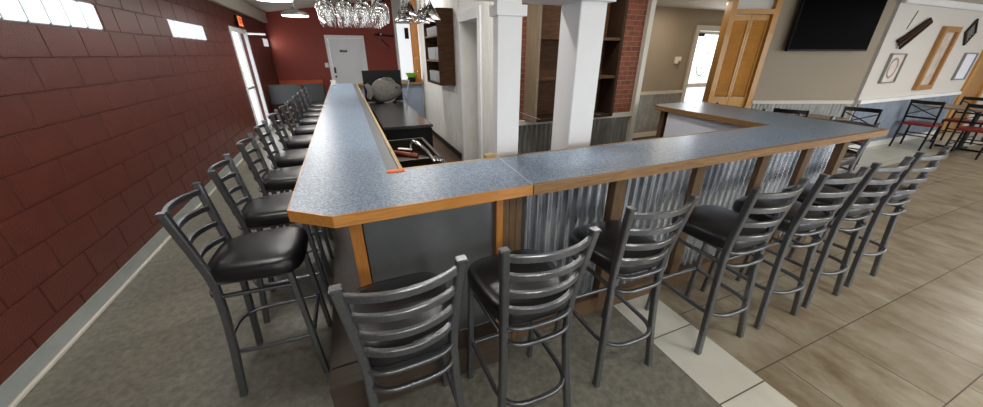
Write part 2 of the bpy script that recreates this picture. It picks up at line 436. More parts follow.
tag(obj('wall_hook', sweep(new(), [(1.25, YB-.012, 2.08), (1.36, YB-.03, 1.96), (1.47, YB-.03, 1.88), (1.44, YB-.03, 1.80)], .022, .03), M['black']), 'small black angled hook on the red wall beneath the bracket arm', 'hook')
w = sthing('window_8')
bm = new(); box(bm, 1.70, 1.76, YB-.03, YB-.001, .80, 2.7); box(bm, 2.84, 2.90, YB-.03, YB-.001, .80, 2.7); box(bm, 1.76, 2.84, YB-.03, YB-.001, 2.64, 2.7); box(bm, 1.76, 2.84, YB-.03, YB-.001, .80, .86)
obj('window_frame', bm, M['white'], w); obj('frosted_pane', B(1.76, 2.84, YB-.012, YB-.002, .86, 2.64), M['daylight'], w)
tag(obj('hanging_plaque', B(2.0, 2.13, YB-.035, YB-.014, 2.10, 2.42, .005), M['rustic']), 'narrow brown wooden plaque hanging before the bright far window', 'plaque')

# kitchen wall with doorway
kd = (4.38, 5.10, 0, 2.06)
struct('wall_kitchen', wall(new(), 'x', 1.65, 1.75, 3.52, 8.1, 0, 3.25, [kd]), M['whiteboard'])
bm = new()
for k in range(22):
    y = 5.22+k*.13
    box(bm, 1.636, 1.65, y, y+.118, .10, 3.15)
for k in range(5):
    y = 3.60+k*.15
    box(bm, 1.636, 1.65, y, y+.138, .10, 3.15)
struct('trim_4', bm, M['whiteboard'])
struct('baseboard_kitchen', wall(new(), 'x', 1.622, 1.636, 3.55, 8.05, 0, .10, [(4.28, 5.2, 0, 1)]), M['darkpaint'])
bm = new(); box(bm, 1.615, 1.65, 4.28, 4.38, 0, 2.18); box(bm, 1.615, 1.65, 5.10, 5.20, 0, 2.18); box(bm, 1.615, 1.65, 4.38, 5.10, 2.06, 2.18)
struct('trim_5', bm, M['white'])
bm = new(); box(bm, 1.75, 2.35, 5.10, 5.14, 0, 2.1); box(bm, 1.75, 2.35, 4.34, 4.38, 0, 2.1); box(bm, 1.75, 2.35, 4.34, 5.14, 2.06, 2.10)
struct('wall_hall', bm, M['whiteboard'])
d = sthing('door_3')
bm = new(); box(bm, 2.30, 2.35, 5.02, 5.099, 0, 2.059); box(bm, 2.30, 2.35, 4.381, 4.46, 0, 2.059); box(bm, 2.30, 2.35, 4.46, 5.02, 1.98, 2.059)
obj('door_frame', bm, M['white'], d); obj('door_leaf', B(2.31, 2.345, 4.465, 5.015, .01, 1.975), M['whiteboard'], d)
obj('door_handle', place(lathe(new(), [(.025, 0), (.025, .01), (.01, .012), (.01, .05), (.026, .055), (.026, .07)], (0, 0, 0), 12, 'x'), (2.24, 4.92, 1.0)), M['handlem'], d)
obj('latch_plate', B(2.295, 2.31, 4.90, 4.94, 1.2, 1.32), M['handlem'], d)

# brick wall with corrugated wainscot
struct('wall_brick', B(1.65, 3.50, 3.50, 3.62, 0, 2.55), M['brick'])
struct('trim_6', place(corr(new(), 1.74, .10, .90, amp=.013), (1.70, 3.48, 0)), M['galvdull'])
struct('trim_7', B(1.66, 3.47, 3.455, 3.50, .89, .945, .004), M['cream'])
struct('baseboard_brick', B(1.66, 3.47, 3.465, 3.50, 0, .10, .003), M['brownwood'])
struct('trim_8', B(3.46, 3.53, 3.44, 3.64, 0, 2.46), M['cream'])
struct('wall_return', B(3.50, 3.60, 3.62, 5.40, 0, 2.46), M['greige'])
# beige wall with the entrance door
bd = (6.78, 7.68, 0, 2.10)
struct('wall_entry', wall(new(), 'y', 5.40, 5.52, 3.50, 9.2, 0, 2.46, [bd]), M['greige'])
struct('trim_9', place(corr(new(), 2.98, .14, .90, amp=.006), (3.70, 5.385, 0)), M['galvdull'])
struct('trim_10', B(3.61, 6.69, 5.35, 5.40, .885, .945, .004), M['cream'])
struct('baseboard_entry', B(3.61, 6.69, 5.365, 5.40, 0, .10, .003), M['cream'])
d = sthing('door_4')
bm = new(); box(bm, 6.69, 6.79, 5.36, 5.50, 0, 2.18); box(bm, 7.67, 7.77, 5.36, 5.50, 0, 2.18); box(bm, 6.79, 7.67, 5.36, 5.50, 2.09, 2.18)
obj('door_frame', bm, M['cream'], d)
bm = new(); box(bm, 6.79, 6.86, 5.42, 5.46, .01, 2.08); box(bm, 7.60, 7.67, 5.42, 5.46, .01, 2.08); box(bm, 6.86, 7.60, 5.42, 5.46, .01, .2)
box(bm, 6.86, 7.60, 5.42, 5.46, 2.02, 2.08); box(bm, 6.86, 7.60, 5.42, 5.46, .98, 1.06)
obj('door_leaf', bm, M['white'], d)
obj('door_glass', B(6.86, 7.60, 5.435, 5.441, .2, 2.02), M['pane'], d)
obj('door_closer', B(6.80, 6.98, 5.37, 5.42, 1.98, 2.04, .005), M['handlem'], d)
bm = new()
cx, cz = 7.18, 1.46
sweep(bm, [(cx+.17*math.cos(a*PI/12), 5.428, cz+.24*math.sin(a*PI/12)) for a in range(3, 22)], .008, .012, Vector((0, 1, 0)))
sweep(bm, [(cx+.12+.06*math.cos(a*PI/8), 5.428, cz+.17+.06*math.sin(a*PI/8)) for a in range(16)], .008, .010, Vector((0, 1, 0)), closed=True)
sweep(bm, [(cx-.02, 5.428, cz+.12), (cx+.03, 5.428, cz), (cx, 5.428, cz-.12)], .006, .01, Vector((0, 1, 0)))
sweep(bm, [(cx-.08, 5.428, cz-.26), (cx, 5.428, cz-.24), (cx+.08, 5.428, cz-.27), (cx+.18, 5.428, cz-.25)], .006, .012, Vector((0, 1, 0)))
sweep(bm, [(cx+.06, 5.428, cz+.28), (cx+.14, 5.428, cz+.27), (cx+.22, 5.428, cz+.30)], .006, .012, Vector((0, 1, 0)))
obj('glass_decal', bm, M['ink'], d)
s = thing('thermostat', 'small white wall control box with hanging grey knob on the beige wall', 'thermostat', (6.4, 5.39, 1.55)); s['_w'] = 1; bpy.context.view_layer.update()
obj('housing', B(6.28, 6.45, 5.365, 5.399, 1.47, 1.60, .006), M['plate'], s)
bm = new(); box(bm, 6.38, 6.42, 5.34, 5.365, 1.46, 1.52, .004); sweep(bm, [(6.40, 5.355, 1.47), (6.39, 5.355, 1.40), (6.36, 5.36, 1.37)], .015, .015)
obj('knob', bm, M['greypl'], s)

# TV wall: slightly angled towards the room
U = Vector((math.cos(math.radians(-22.5)), math.sin(math.radians(-22.5)), 0))
P0 = Vector((5.60, 4.055, 0))                # left end at the louvred door
RZ = math.radians(-22.5)
Lw = 2.58
def tvw(bm): return place(bm, P0, RZ)        # local: x along wall, -y into the room
struct('wall_tv', tvw(wall(new(), 'y', .0, .12, .10, Lw, 0, 2.46, [(.14, .74, 0, 2.46)])), M['greige'])
struct('trim_11', tvw(corr(new(), Lw-.85, .1, .88, amp=.007).transform(Matrix.Translation((.82, -.012, 0))) or new()) if False else tvw((lambda b: (b.transform(Matrix.Translation((.83, -.012, 0))), b)[1])(corr(new(), Lw-.86, .1, .88, amp=.007))), M['galvdull'])
struct('trim_12', tvw(B(.82, Lw-.03, -.045, 0, .875, .93, .004)), M['cream'])
struct('baseboard_tv', tvw(B(.82, Lw-.03, -.03, 0, 0, .1, .003)), M['cream'])
d = sthing('door_5', tuple(P0), RZ)
bm = new(); box(bm, .065, .145, -.03, .13, 0, 2.455); box(bm, .735, .82, -.03, .13, 0, 2.455); box(bm, .145, .735, -.03, .13, 2.21, 2.28)
obj('door_frame', bm, M['louver'], d)
obj('transom_glass', B(.145, .735, .04, .05, 2.28, 2.455), M['palewall'], d)
for x0 in (.15, .443):
    bm = new(); x1 = x0+.288
    box(bm, x0, x0+.03, .02, .055, .02, 2.20); box(bm, x1-.03, x1, .02, .055, .02, 2.20)
    box(bm, x0+.03, x1-.03, .02, .055, .02, .98); box(bm, x0+.03, x1-.03, .02, .055, 2.13, 2.20)
    leaf = obj('louvred_leaf', bm, M['louver'], d)
    bm = new()
    for (a, b_) in ((.99, 2.125),):
        n = int((b_-a)/.032)
        for i in range(n):
            z = a+(i+.5)*(b_-a)/n
            q = B(-.114, .114, -.004, .004, -.019, .019)
            q.transform(Matrix.Translation((x0+.144, .037, z)) @ Matrix.Rotation(.75, 4, 'X'))
            me = bpy.data.meshes.new('t'); q.to_mesh(me); q.free(); bm.from_mesh(me); bpy.data.meshes.remove(me)
    obj('louvre_slats', bm, M['louver'], leaf)
# television
t = thing('television', 'large black flat television hung high on the greige wall', 'television', tuple(P0), RZ)
obj('screen_housing', B(1.05, 2.31, -.13, -.07, 1.69, 2.44, .006), M['black'], t)
obj('screen', B(1.065, 2.295, -.134, -.129, 1.715, 2.425), M['screen'], t)
obj('wall_mount', B(1.55, 1.85, -.07, -.001, 1.9, 2.2), M['black'], t)

# pale wall with pictures
Yp = 3.03
struct('wall_pictures', B(8.02, 12.05, Yp, Yp+.12, 0, 2.46), M['palewall'])
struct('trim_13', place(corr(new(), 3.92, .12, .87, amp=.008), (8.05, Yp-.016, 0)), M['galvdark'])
struct('trim_14', B(8.02, 12.0, Yp-.05, Yp, .87, .93, .004), M['white'])
struct('trim_15', B(8.0, 12.9, Yp-.07, Yp, 2.36, 2.455, .01), M['white'])
struct('wall_far', B(12.05, XR, Yp+.06, Yp+.12, 0, 2.46), M['palewall'])
d = sthing('door_6')
bm = new(); box(bm, 12.05, 12.17, Yp-.04, Yp+.05, 0, 2.2); box(bm, 13.1, 13.22, Yp-.04, Yp+.05, 0, 2.2); box(bm, 12.17, 13.1, Yp-.04, Yp+.05, 2.08, 2.2)
obj('door_frame', bm, M['louver'], d)
obj('door_leaf', B(12.18, 13.09, Yp+.0, Yp+.05, .01, 2.07), M['gold'], d)
def frame(name, label, x0, x1, z0, z1, w, m, art, dep=.04, extra=None):
    f = thing(name, label, 'picture', ((x0+x1)/2, Yp-.02, z0)); f['_w'] = 1; bpy.context.view_layer.update()
    bm = new(); y0 = Yp-dep
    box(bm, x0, x0+w, y0, Yp-.001, z0, z1); box(bm, x1-w, x1, y0, Yp-.001, z0, z1); box(bm, x0+w, x1-w, y0, Yp-.001, z0, z0+w); box(bm, x0+w, x1-w, y0, Yp-.001, z1-w, z1)
    obj('frame', bm, m, f); obj('artwork', B(x0+w, x1-w, Yp-.015, Yp-.002, z0+w, z1-w), art, f)
    return f
f = frame('framed_picture', 'white framed print of a ring, left of the tall wooden frame', 8.40, 8.90, 1.19, 1.66, .02, M['alu'], M['mat_art'])
obj('printed_ring', sweep(new(), [(8.65+.13*math.cos(a*PI/10), Yp-.017, 1.43+.15*math.sin(a*PI/10)) for a in range(20)], .03, .004, Vector((0, 1, 0)), closed=True), M['greige'], f)
frame('framed_picture', 'tall picture in a thick golden wooden frame on the pale wall', 9.78, 10.42, 1.03, 2.09, .085, M['gold'], M['mirror'], .06)
frame('framed_picture', 'small pale blue framed print right of the tall wooden frame', 11.27, 11.83, 1.17, 1.67, .02, M['alu'], M['lav'])
bm = new(); q = new()
for (a, b_) in ((0, .17),):
    sweep(q, [(10.98+.20*math.cos(PI/2*k+0), Yp-.02, 2.02+.20*math.sin(PI/2*k)) for k in range(4)], .05, .03, Vector((0, 1, 0)), closed=True)
s = thing('diamond_ornament', 'dark diamond shaped metal ornament high on the pale wall', 'wall ornament', (10.98, Yp-.02, 1.85)); s['_w'] = 1; bpy.context.view_layer.update()
obj('outer_frame', q, M['handlem'], s)
q = new()
for k in (-1, 0, 1):
    sweep(q, [(10.98-.10+k*.05, Yp-.02, 2.02+.10+k*.05), (10.98+.10+k*.05, Yp-.02, 2.02-.10+k*.05)], .02, .02, Vector((0, 1, 0)))
obj('lattice', q, M['alu'], s); bm.free()
s = thing('wooden_wall_sculpture', 'slanting sculpture of dark wooden strips on the pale wall', 'wall ornament', (8.8, Yp-.02, 1.8)); s['_w'] = 1; bpy.context.view_layer.update()
for k, (m_, o_) in enumerate(((M['darkwood'], 0), (M['rustic'], .055), (M['darkwood'], .11))):
    obj('strip', sweep(new(), [(8.38+o_, Yp-.03-.01*k, 1.84-o_*.9), (8.55+o_, Yp-.03-.01*k, 1.90-o_*.6), (9.12+o_*.3, Yp-.03-.01*k, 2.18-o_*.4)], .045, .03, Vector((0, 1, 0))), m_, s)
obj('hanging_cord', sweep(new(), [(8.55, Yp-.006, 2.02), (8.66, Yp-.006, 2.28)], .008, .008), M['cord'], s)
# far right doorway trim seen at the frame edge is door_6

# white columns and header beam
struct('trim_16', B(1.40, 1.60, 1.95, 2.17, 0, 2.46, .004), M['white'])
bm = new(); box(bm, .835, .985, 1.92, 1.99, 0, 1.845); box(bm, .82, 1.005, 1.90, 2.01, 1.845, 1.90)
box(bm, .835, .985, 1.93, 1.985, 1.90, 1.95)
struct('trim_17', bm, M['white'])
struct('trim_18', B(.79, 1.62, 1.90, 2.19, 1.945, 2.46), M['white'])

# ------------------------------------------------------------------ the bar
ZT = 1.07
TH = .05
bar = thing('bar_counter', 'long L shaped bar with blue speckled top and corrugated metal front', 'bar counter', (.7, 1.5, 0)); bar['_w'] = 1; bpy.context.view_layer.update()
# laminate tops
top1 = poly(new(), [(-.2985, 1.4435), (-.1305, 1.3165), (.757, 1.3165), (.79, 1.80), (.222, 1.80), (.215, 1.765), (.130, 1.765), (.130, 8.2), (-.2985, 8.2)], ZT-.012, ZT)
obj('countertop', top1, M['laminate'], bar)
top2 = poly(new(), [(.765, 1.322), (4.15, 1.322), (4.36, 3.20), (3.60, 3.20), (3.50, 3.10), (3.455, 1.815), (.798, 1.80)], ZT-.012, ZT)
c2 = obj('countertop', top2, M['laminate'], bar)
bm = new(); sweep(bm, [(.761, 1.316, ZT+.0005), (.794, 1.80, ZT+.0005)], .010, .002)
obj('seam_strip', bm, M['seam'], bar)
for x in (.995, 1.71, 2.62):
    bm = new(); sweep(bm, [(x-.01, 1.33, ZT+.0003), (x+.01, 1.80, ZT+.0003)], .006, .001); obj('seam_strip', bm, M['seam'], c2)
# oak nosing
def edge(pts, inner, m, z0=ZT-TH, z1=ZT+.001, name='edge_trim'):
    bm = new()
    for i in range(len(pts)-1):
        poly(bm, [pts[i], pts[i+1], inner[i+1], inner[i]], z0, z1)
    return obj(name, bm, m, bar)
edge([(-.304, 8.2), (-.304, 1.44), (-.132, 1.306), (.761, 1.306)], [(-.299, 8.2), (-.299, 1.443), (-.131, 1.316), (.761, 1.316)], M['oak'])
edge([(.762, 1.300), (4.165, 1.300), (4.378, 3.22), (3.59, 3.22), (3.485, 3.11), (3.44, 1.82), (.79, 1.818)], [(.762, 1.324), (4.148, 1.324), (4.358, 3.198), (3.602, 3.198), (3.502, 3.10), (3.458, 1.80), (.79, 1.798)], M['brownwood'])
edge([(.214, 1.818), (.79, 1.818)], [(.214, 1.798), (.79, 1.798)], M['tanwood'])
# substrate under tops
bm = new(); poly(bm, [(-.298, 1.444), (-.130, 1.317), (.757, 1.317), (.757, 1.798), (.225, 1.798), (.13, 1.765), (.13, 8.19), (-.298, 8.19)], ZT-TH+.004, ZT-.012)
poly(bm, [(.765, 1.324), (4.148, 1.324), (4.358, 3.198), (3.602, 3.198), (3.502, 3.10), (3.458, 1.798), (.765, 1.798)], ZT-TH+.004, ZT-.012)
obj('substrate', bm, M['darkpaint'], bar)
# drip rail channel and tan strip
bm = new(); box(bm, .131, .196, 1.766, 8.2, ZT-.022, ZT-.008); obj('drip_channel', bm, M['troughgrey'], bar)
bm = new(); box(bm, .196, .215, 1.766, 8.2, ZT-.05, ZT+.004); obj('rail_strip', bm, M['tanwood'], bar)
obj('corner_block', B(.715, .79, 1.82, 1.85, ZT-.05, ZT+.02, .003), M['tanwood'], bar)
obj('strip_end', B(.128, .22, 1.755, 1.80, ZT-.03, ZT+.006, .002), M['orangeplastic'], bar)
# base of the left arm and front
obj('base_panel', B(-.06, -.03, 1.45, 8.1, .20, ZT-TH+.003), M['darkpaint'], bar)
obj('inner_panel', B(.17, .20, 1.9, 8.1, 0, ZT-TH+.003), M['darkpaint'], bar)
obj('front_panel', B(-.03, .62, 1.40, 1.42, .20, ZT-TH+.003), M['darksteel'], bar)
obj('corner_post', B(-.085, -.035, 1.375, 1.425, .20, ZT-TH+.003, .002), M['oakz'], bar)
obj('corner_post', B(.595, .632, 1.37, 1.42, .20, ZT-TH+.003, .002), M['oakz'], bar)
bm = new()
for x0 in (.637, .674, .711): box(bm, x0, x0+.036, 1.385, 1.42, 0, ZT-TH+.003, .002)
obj('plank_panel', bm, M['postwood'], bar)
st = new(); box(st, -.30, .60, 1.27, 1.395, 0, .20, .004); box(st, -.30, -.065, 1.40, 8.1, 0, .20, .004)
obj('foot_step', st, M['stepwood'], bar)
obj('back_board', B(.75, 3.86, 1.455, 1.47, 0, ZT-TH+.003), M['darkpaint'], bar)
posts = [1.40, 2.07, 2.74, 3.28, 3.80]
xs = [.75]+posts
for i, x in enumerate(posts):
    obj('front_post', B(x-.042, x+.042, 1.385, 1.452, .13, ZT-TH+.003, .002), M['postwood'], bar)
    a = xs[i]+(.045 if i else 0); L_ = x-.045-a
    bm = corr(new(), L_, .13, ZT-TH+.003, amp=.015, per=.0667); place(bm, (a, 1.437, 0)); obj('corrugated_panel', bm, M['galv'], bar, 60)
obj('base_rail', B(.752, 3.845, 1.39, 1.452, 0, .128, .003), M['postwood'], bar)
bm = corr(new(), 1.62, .0, ZT-TH+.003, amp=.015, per=.0667); place(bm, (3.86, 1.46, 0), PI/2); obj('side_panel', bm, M['galv'], bar, 60)
obj('inner_board', B(3.52, 3.535, 1.85, 2.95, 0, ZT-TH+.003), M['lav'], bar)
obj('end_post', B(3.545, 3.86, 3.02, 3.08, 0, ZT-TH+.003), M['postwood'], bar)

# half wall at the far end of the bar
hw = thing('half_wall', 'low blue grey partition with brown wooden cap beyond the back bar', 'partition', (.9, 8.05, 0)); hw['_w'] = 1; bpy.context.view_layer.update()
obj('panel', B(.24, 1.60, 8.0, 8.08, 0, 1.03), M['bluegrey'], hw)
obj('wooden_cap', B(.22, 1.62, 7.94, 8.14, 1.03, 1.075, .004), M['brownwood'], hw)
obj('outlet', B(1.05, 1.12, 7.99, 8.0, .86, .96, .002), M['black'], hw)
p = thing('timber_post', 'orange timber post rising from the brown capped partition', 'post', (1.56, 8.04, 0)); p['_w'] = 1; bpy.context.view_layer.update()
obj('timber', B(1.48, 1.63, 8.145, 8.25, 0, 3.14, .004), M['oakz'], p)
bm = new()
for z in (1.3, 1.6, 1.95, 2.3): lathe(bm, [(.008, 0), (.012, .004), (.012, .008)], (1.55, 8.132, z), 8, 'y')
obj('bolt', bm, M['chrome'], p)
s = thing('green_bowl', 'lime green bowl in a black base on the brown partition cap', 'bowl', (1.38, 8.02, 1.076)); 
obj('base', lathe(new(), [(.06, 0), (.085, .01), (.09, .09), (.08, .10)]), M['black'], s, 40)
obj('rim', lathe(new(), [(.082, .101), (.11, .15), (.125, .19), (.11, .19), (.095, .15)]), M['green'], s, 40)

# plinth-mounted back bar refrigerator with stainless top
c = thing('back_bar_cooler', 'stainless topped black cooler behind the bar', 'cooler', (.58, 5.0, 0)); c['_w'] = 1; bpy.context.view_layer.update()
obj('cabinet', B(.33, .85, 3.92, 6.3, .06, .865), M['black'], c)
obj('steel_top', B(.305, .87, 3.89, 6.33, .865, .90, .006), M['stainless'], c)
for k in range(3): 
    dd = obj('cooler_door', B(.852, .868, 3.96+k*.78, 3.96+k*.78+.74, .10, .84), M['black'], c)
    obj('handle', sweep(new(), [(.885, 4.02+k*.78, .55), (.885, 4.02+k*.78, .78)], .015, .015), M['chrome'], dd)
obj('kick_plate', B(.36, .82, 3.95, 6.27, 0, .06), M['darksteel'], c)
p = thing('black_display_panel', 'upright black panel standing behind the silver fish', 'panel', (.58, 6.15, .90)); p['_w'] = 1; bpy.context.view_layer.update()
obj('panel', B(.262, .875, 6.13, 6.16, .915, 1.405, .004), M['black'], p); obj('stand', B(.40, .75, 6.08, 6.22, .901, .915, .003), M['black'], p)
# fish sculpture
def fish():
    out = []
    N = 48
    for k in range(N):
        a = 2*PI*k/N
        x = .235*math.cos(a); z = .185*math.sin(a)*(1-.18*math.cos(a))
        if math.cos(a) > .8: x += .02
        out.append((x, z))
    bm = new(); rings = []
    for s_, dy in ((1, 0), (.93, .018), (.75, .032), (.5, .042), (.25, .047)):
        rings.append([bm.verts.new((x*s_, -dy, z*s_)) for x, z in out])
    for a, b_ in zip(rings, rings[1:]):
        for k in range(N): bm.faces.new((a[k], a[(k+1) % N], b_[(k+1) % N], b_[k]))
    bm.faces.new(rings[-1]); bk = [bm.verts.new((v.co.x, .01, v.co.z)) for v in rings[0]]
    for k in range(N): bm.faces.new((rings[0][k], bk[k], bk[(k+1) % N], rings[0][(k+1) % N]))
    bm.faces.new(bk[::-1]); return bm
f = thing('fish_sculpture', 'round silver fish sculpture leaning on the black panel', 'sculpture', (.60, 6.02, 1.10))
obj('body', fish(), M['pewter'], f, 50)
def fin(pts, th=.018):
    bm = new(); a = [bm.verts.new((x, -th/2, z)) for x, z in pts]; b_ = [bm.verts.new((x, th/2, z)) for x, z in pts]; n = len(pts)
    for k in range(n): bm.faces.new((a[k], a[(k+1) % n], b_[(k+1) % n], b_[k]))
    bm.faces.new(a[::-1]); bm.faces.new(b_); return bm
obj('tail', fin([(-.20, .05), (-.28, .12), (-.33, .09), (-.30, .0), (-.32, -.10), (-.27, -.14), (-.20, -.05)]), M['pewter'], f)
obj('top_fin', fin([(-.12, .15), (-.02, .205), (.10, .195), (.16, .13)]), M['pewter'], f)
obj('bottom_fin', fin([(-.14, -.14), (-.04, -.20), (.08, -.195), (.14, -.13)]), M['pewter'], f)
obj('eye', place(lathe(new(), [(.012, 0), (.016, .006), (.008, .012)], (0, 0, 0), 12, 'y'), (.165, -.05, .04)), M['black'], f)

# underbar sink with faucet, soda gun, strainer
s = thing('underbar_sink', 'stainless underbar sink in the shade behind the bar', 'sink', (.45, 2.9, 0)); s['_w'] = 1; bpy.context.view_layer.update()
bm = new(); box(bm, .22, .70, 2.2, 2.24, .66, .80); box(bm, .22, .70, 3.66, 3.70, .66, .80); box(bm, .22, .25, 2.24, 3.66, .66, .80); box(bm, .67, .70, 2.24, 3.66, .66, .80); box(bm, .25, .67, 2.24, 3.66, .60, .66); box(bm, .25, .67, 2.9, 2.94, .66, .79)
obj('basin', bm, M['handlem'], s)
for x in (.25, .66):
    for y in (2.25, 3.64): obj('leg', sweep(new(), [(x, y, 0), (x, y, .605)], .03, .03, Vector((0, 1, 0)), rnd=True), M['darksteel'], s)
fa = obj('faucet', sweep(new(), [(.44, 2.92, .80), (.44, 2.92, .93), (.45, 2.86, .97), (.48, 2.75, .97), (.52, 2.62, .93), (.55, 2.50, .87)], .028, .028, Vector((.3, 0, 1)), rnd=True), M['chrome'], s, 60)
obj('faucet_handle', sweep(new(), [(.44, 2.95, .93), (.43, 3.0, 1.03)], .018, .018, rnd=True), M['chrome'], fa)
g = thing('soda_gun', 'red hosed soda gun lying over the underbar sink', 'soda gun', (.36, 2.75, .80)); g['_w'] = 1; bpy.context.view_layer.update()
obj('hose', sweep(new(), [(.27, 2.98, .84), (.30, 2.90, .865), (.36, 2.84, .865), (.44, 2.80, .855), (.47, 2.78, .85)], .05, .05, rnd=True), M['copper'], g, 60)
obj('nozzle', sweep(new(), [(.265, 3.05, .84), (.25, 3.20, .87)], .035, .035, rnd=True), M['chrome'], g)
obj('label_strip', sweep(new(), [(.33, 2.92, .90), (.44, 2.88, .89)], .03, .008), M['plate'], g)
gl = thing('measuring_glass', 'ribbed clear glass standing at the sink edge behind the bar', 'glass', (.60, 2.60, .665)); 
obj('tumbler', lathe(new(), [(.035, 0), (.045, .02), (.05, .20), (.046, .20), (.041, .025), (.01, .02)], seg=16), M['glass'], gl, 40)
obj('rim_band', lathe(new(), [(.051, .18), (.053, .185), (.053, .20), (.051, .205)], seg=16), M['chrome'], gl, 40)

# white cup at far end of the counter
cp = thing('white_cup', 'small white cup at the far end of the blue bar top', 'cup', (-.235, 7.75, ZT+.001))
obj('cup_body', lathe(new(), [(.03, 0), (.04, .01), (.045, .10), (.04, .10), (.036, .02), (.01, .012)], seg=16), M['plate'], cp, 40)
obj('cup_handle', sweep(new(), [(.042, 0, .08), (.066, 0, .07), (.066, 0, .035), (.040, 0, .025)], .01, .01, Vector((0, 1, 0))), M['plate'], cp)

# wall shelf with glassware
sh = thing('wall_shelf', 'dark brown open shelf box of glassware on the white wall', 'shelf', (1.5, 5.9, 1.2)); sh['_w'] = 1; bpy.context.view_layer.update()
sx0, sx1, sy0, sy1, sz0, sz1 = 1.38, 1.634, 5.45, 6.38, 1.19, 2.27
obj('side_panel', B(sx0, sx1, sy0, sy0+.03, sz0, sz1, .003), M['rustic'], sh)
obj('side_panel', B(sx0, sx1, sy1-.03, sy1, sz0, sz1, .003), M['rustic'], sh)
obj('top_panel', B(sx0, sx1, sy0+.03, sy1-.03, sz1-.03, sz1), M['rustic'], sh)
obj('bottom_panel', B(sx0, sx1, sy0+.03, sy1-.03, sz0, sz0+.03), M['rustic'], sh)
obj('back_panel', B(sx1-.015, sx1, sy0+.03, sy1-.03, sz0+.03, sz1-.03), M['darkwood'], sh)
shz = [sz0+.03, 1.56, 1.92]
for z in shz[1:]: obj('shelf_board', B(sx0+.005, sx1-.015, sy0+.03, sy1-.03, z-.022, z), M['greywood'], sh)
tum = tag(obj('glass_tumbler', lathe(new(), [(.032, 0), (.04, .012), (.045, .14), (.042, .14), (.036, .018), (.01, .014)], seg=14), M['frost'], None, 40), 'x', 'glass')
names = ['bottom', 'middle', 'top']
cnt = 0
for r, z in enumerate(shz):
    for k in range(6):
        y = sy0+.12+k*.14
        o = tum if cnt == 0 else tum.copy()
        if cnt: C.objects.link(o)
        o.location = (1.45, y, z+.001); o.scale = (1, 1, (1.2, 1.35, .9)[r]); cnt += 1
        o['label'] = 'clear tumbler in the row on the %s shelf of the brown wall shelf' % names[r]
        o['group'] = 'tumblers on the %s shelf' % names[r]
# blue strap hanging near shelf
tag(obj('broom_handle', sweep(new(), [(1.30, 7.92, 1.12), (1.13, 7.80, .58), (.945, 7.68, .005)], .028, .028, Vector((0, 1, 0)), rnd=True), M['bluegrey']), 'pale blue broom handle leaning before the blue grey partition', 'handle')

# dark shelving unit on the brick wall
h = thing('shelving_unit', 'tall dark wooden shelving unit on the brick wall behind the columns', 'shelving', (2.3, 3.37, .95)); h['_w'] = 1; bpy.context.view_layer.update()
hx0, hx1, hy0, hy1 = 1.845, 2.93, 3.23, 3.498
obj('side_panel', B(hx0, hx0+.03, hy0, hy1, .96, 2.44, .003), M['greywood'], h)
obj('side_panel', B(hx1-.04, hx1, hy0, hy1, .96, 2.44, .003), M['darkwood'], h)
obj('back_panel', B(hx0+.03, hx1-.04, hy1-.02, hy1, .99, 2.41), M['rustic'], h)
obj('bottom_panel', B(hx0+.03, hx1-.04, hy0, hy1, .96, .99), M['darkwood'], h)
obj('top_panel', B(hx0+.03, hx1-.04, hy0, hy1, 2.41, 2.44), M['darkwood'], h)
for z in (1.41, 1.80): obj('shelf_board', B(hx0+.03, hx1-.04, hy0+.01, hy1-.02, z-.014, z+.014), M['rustic'], h)

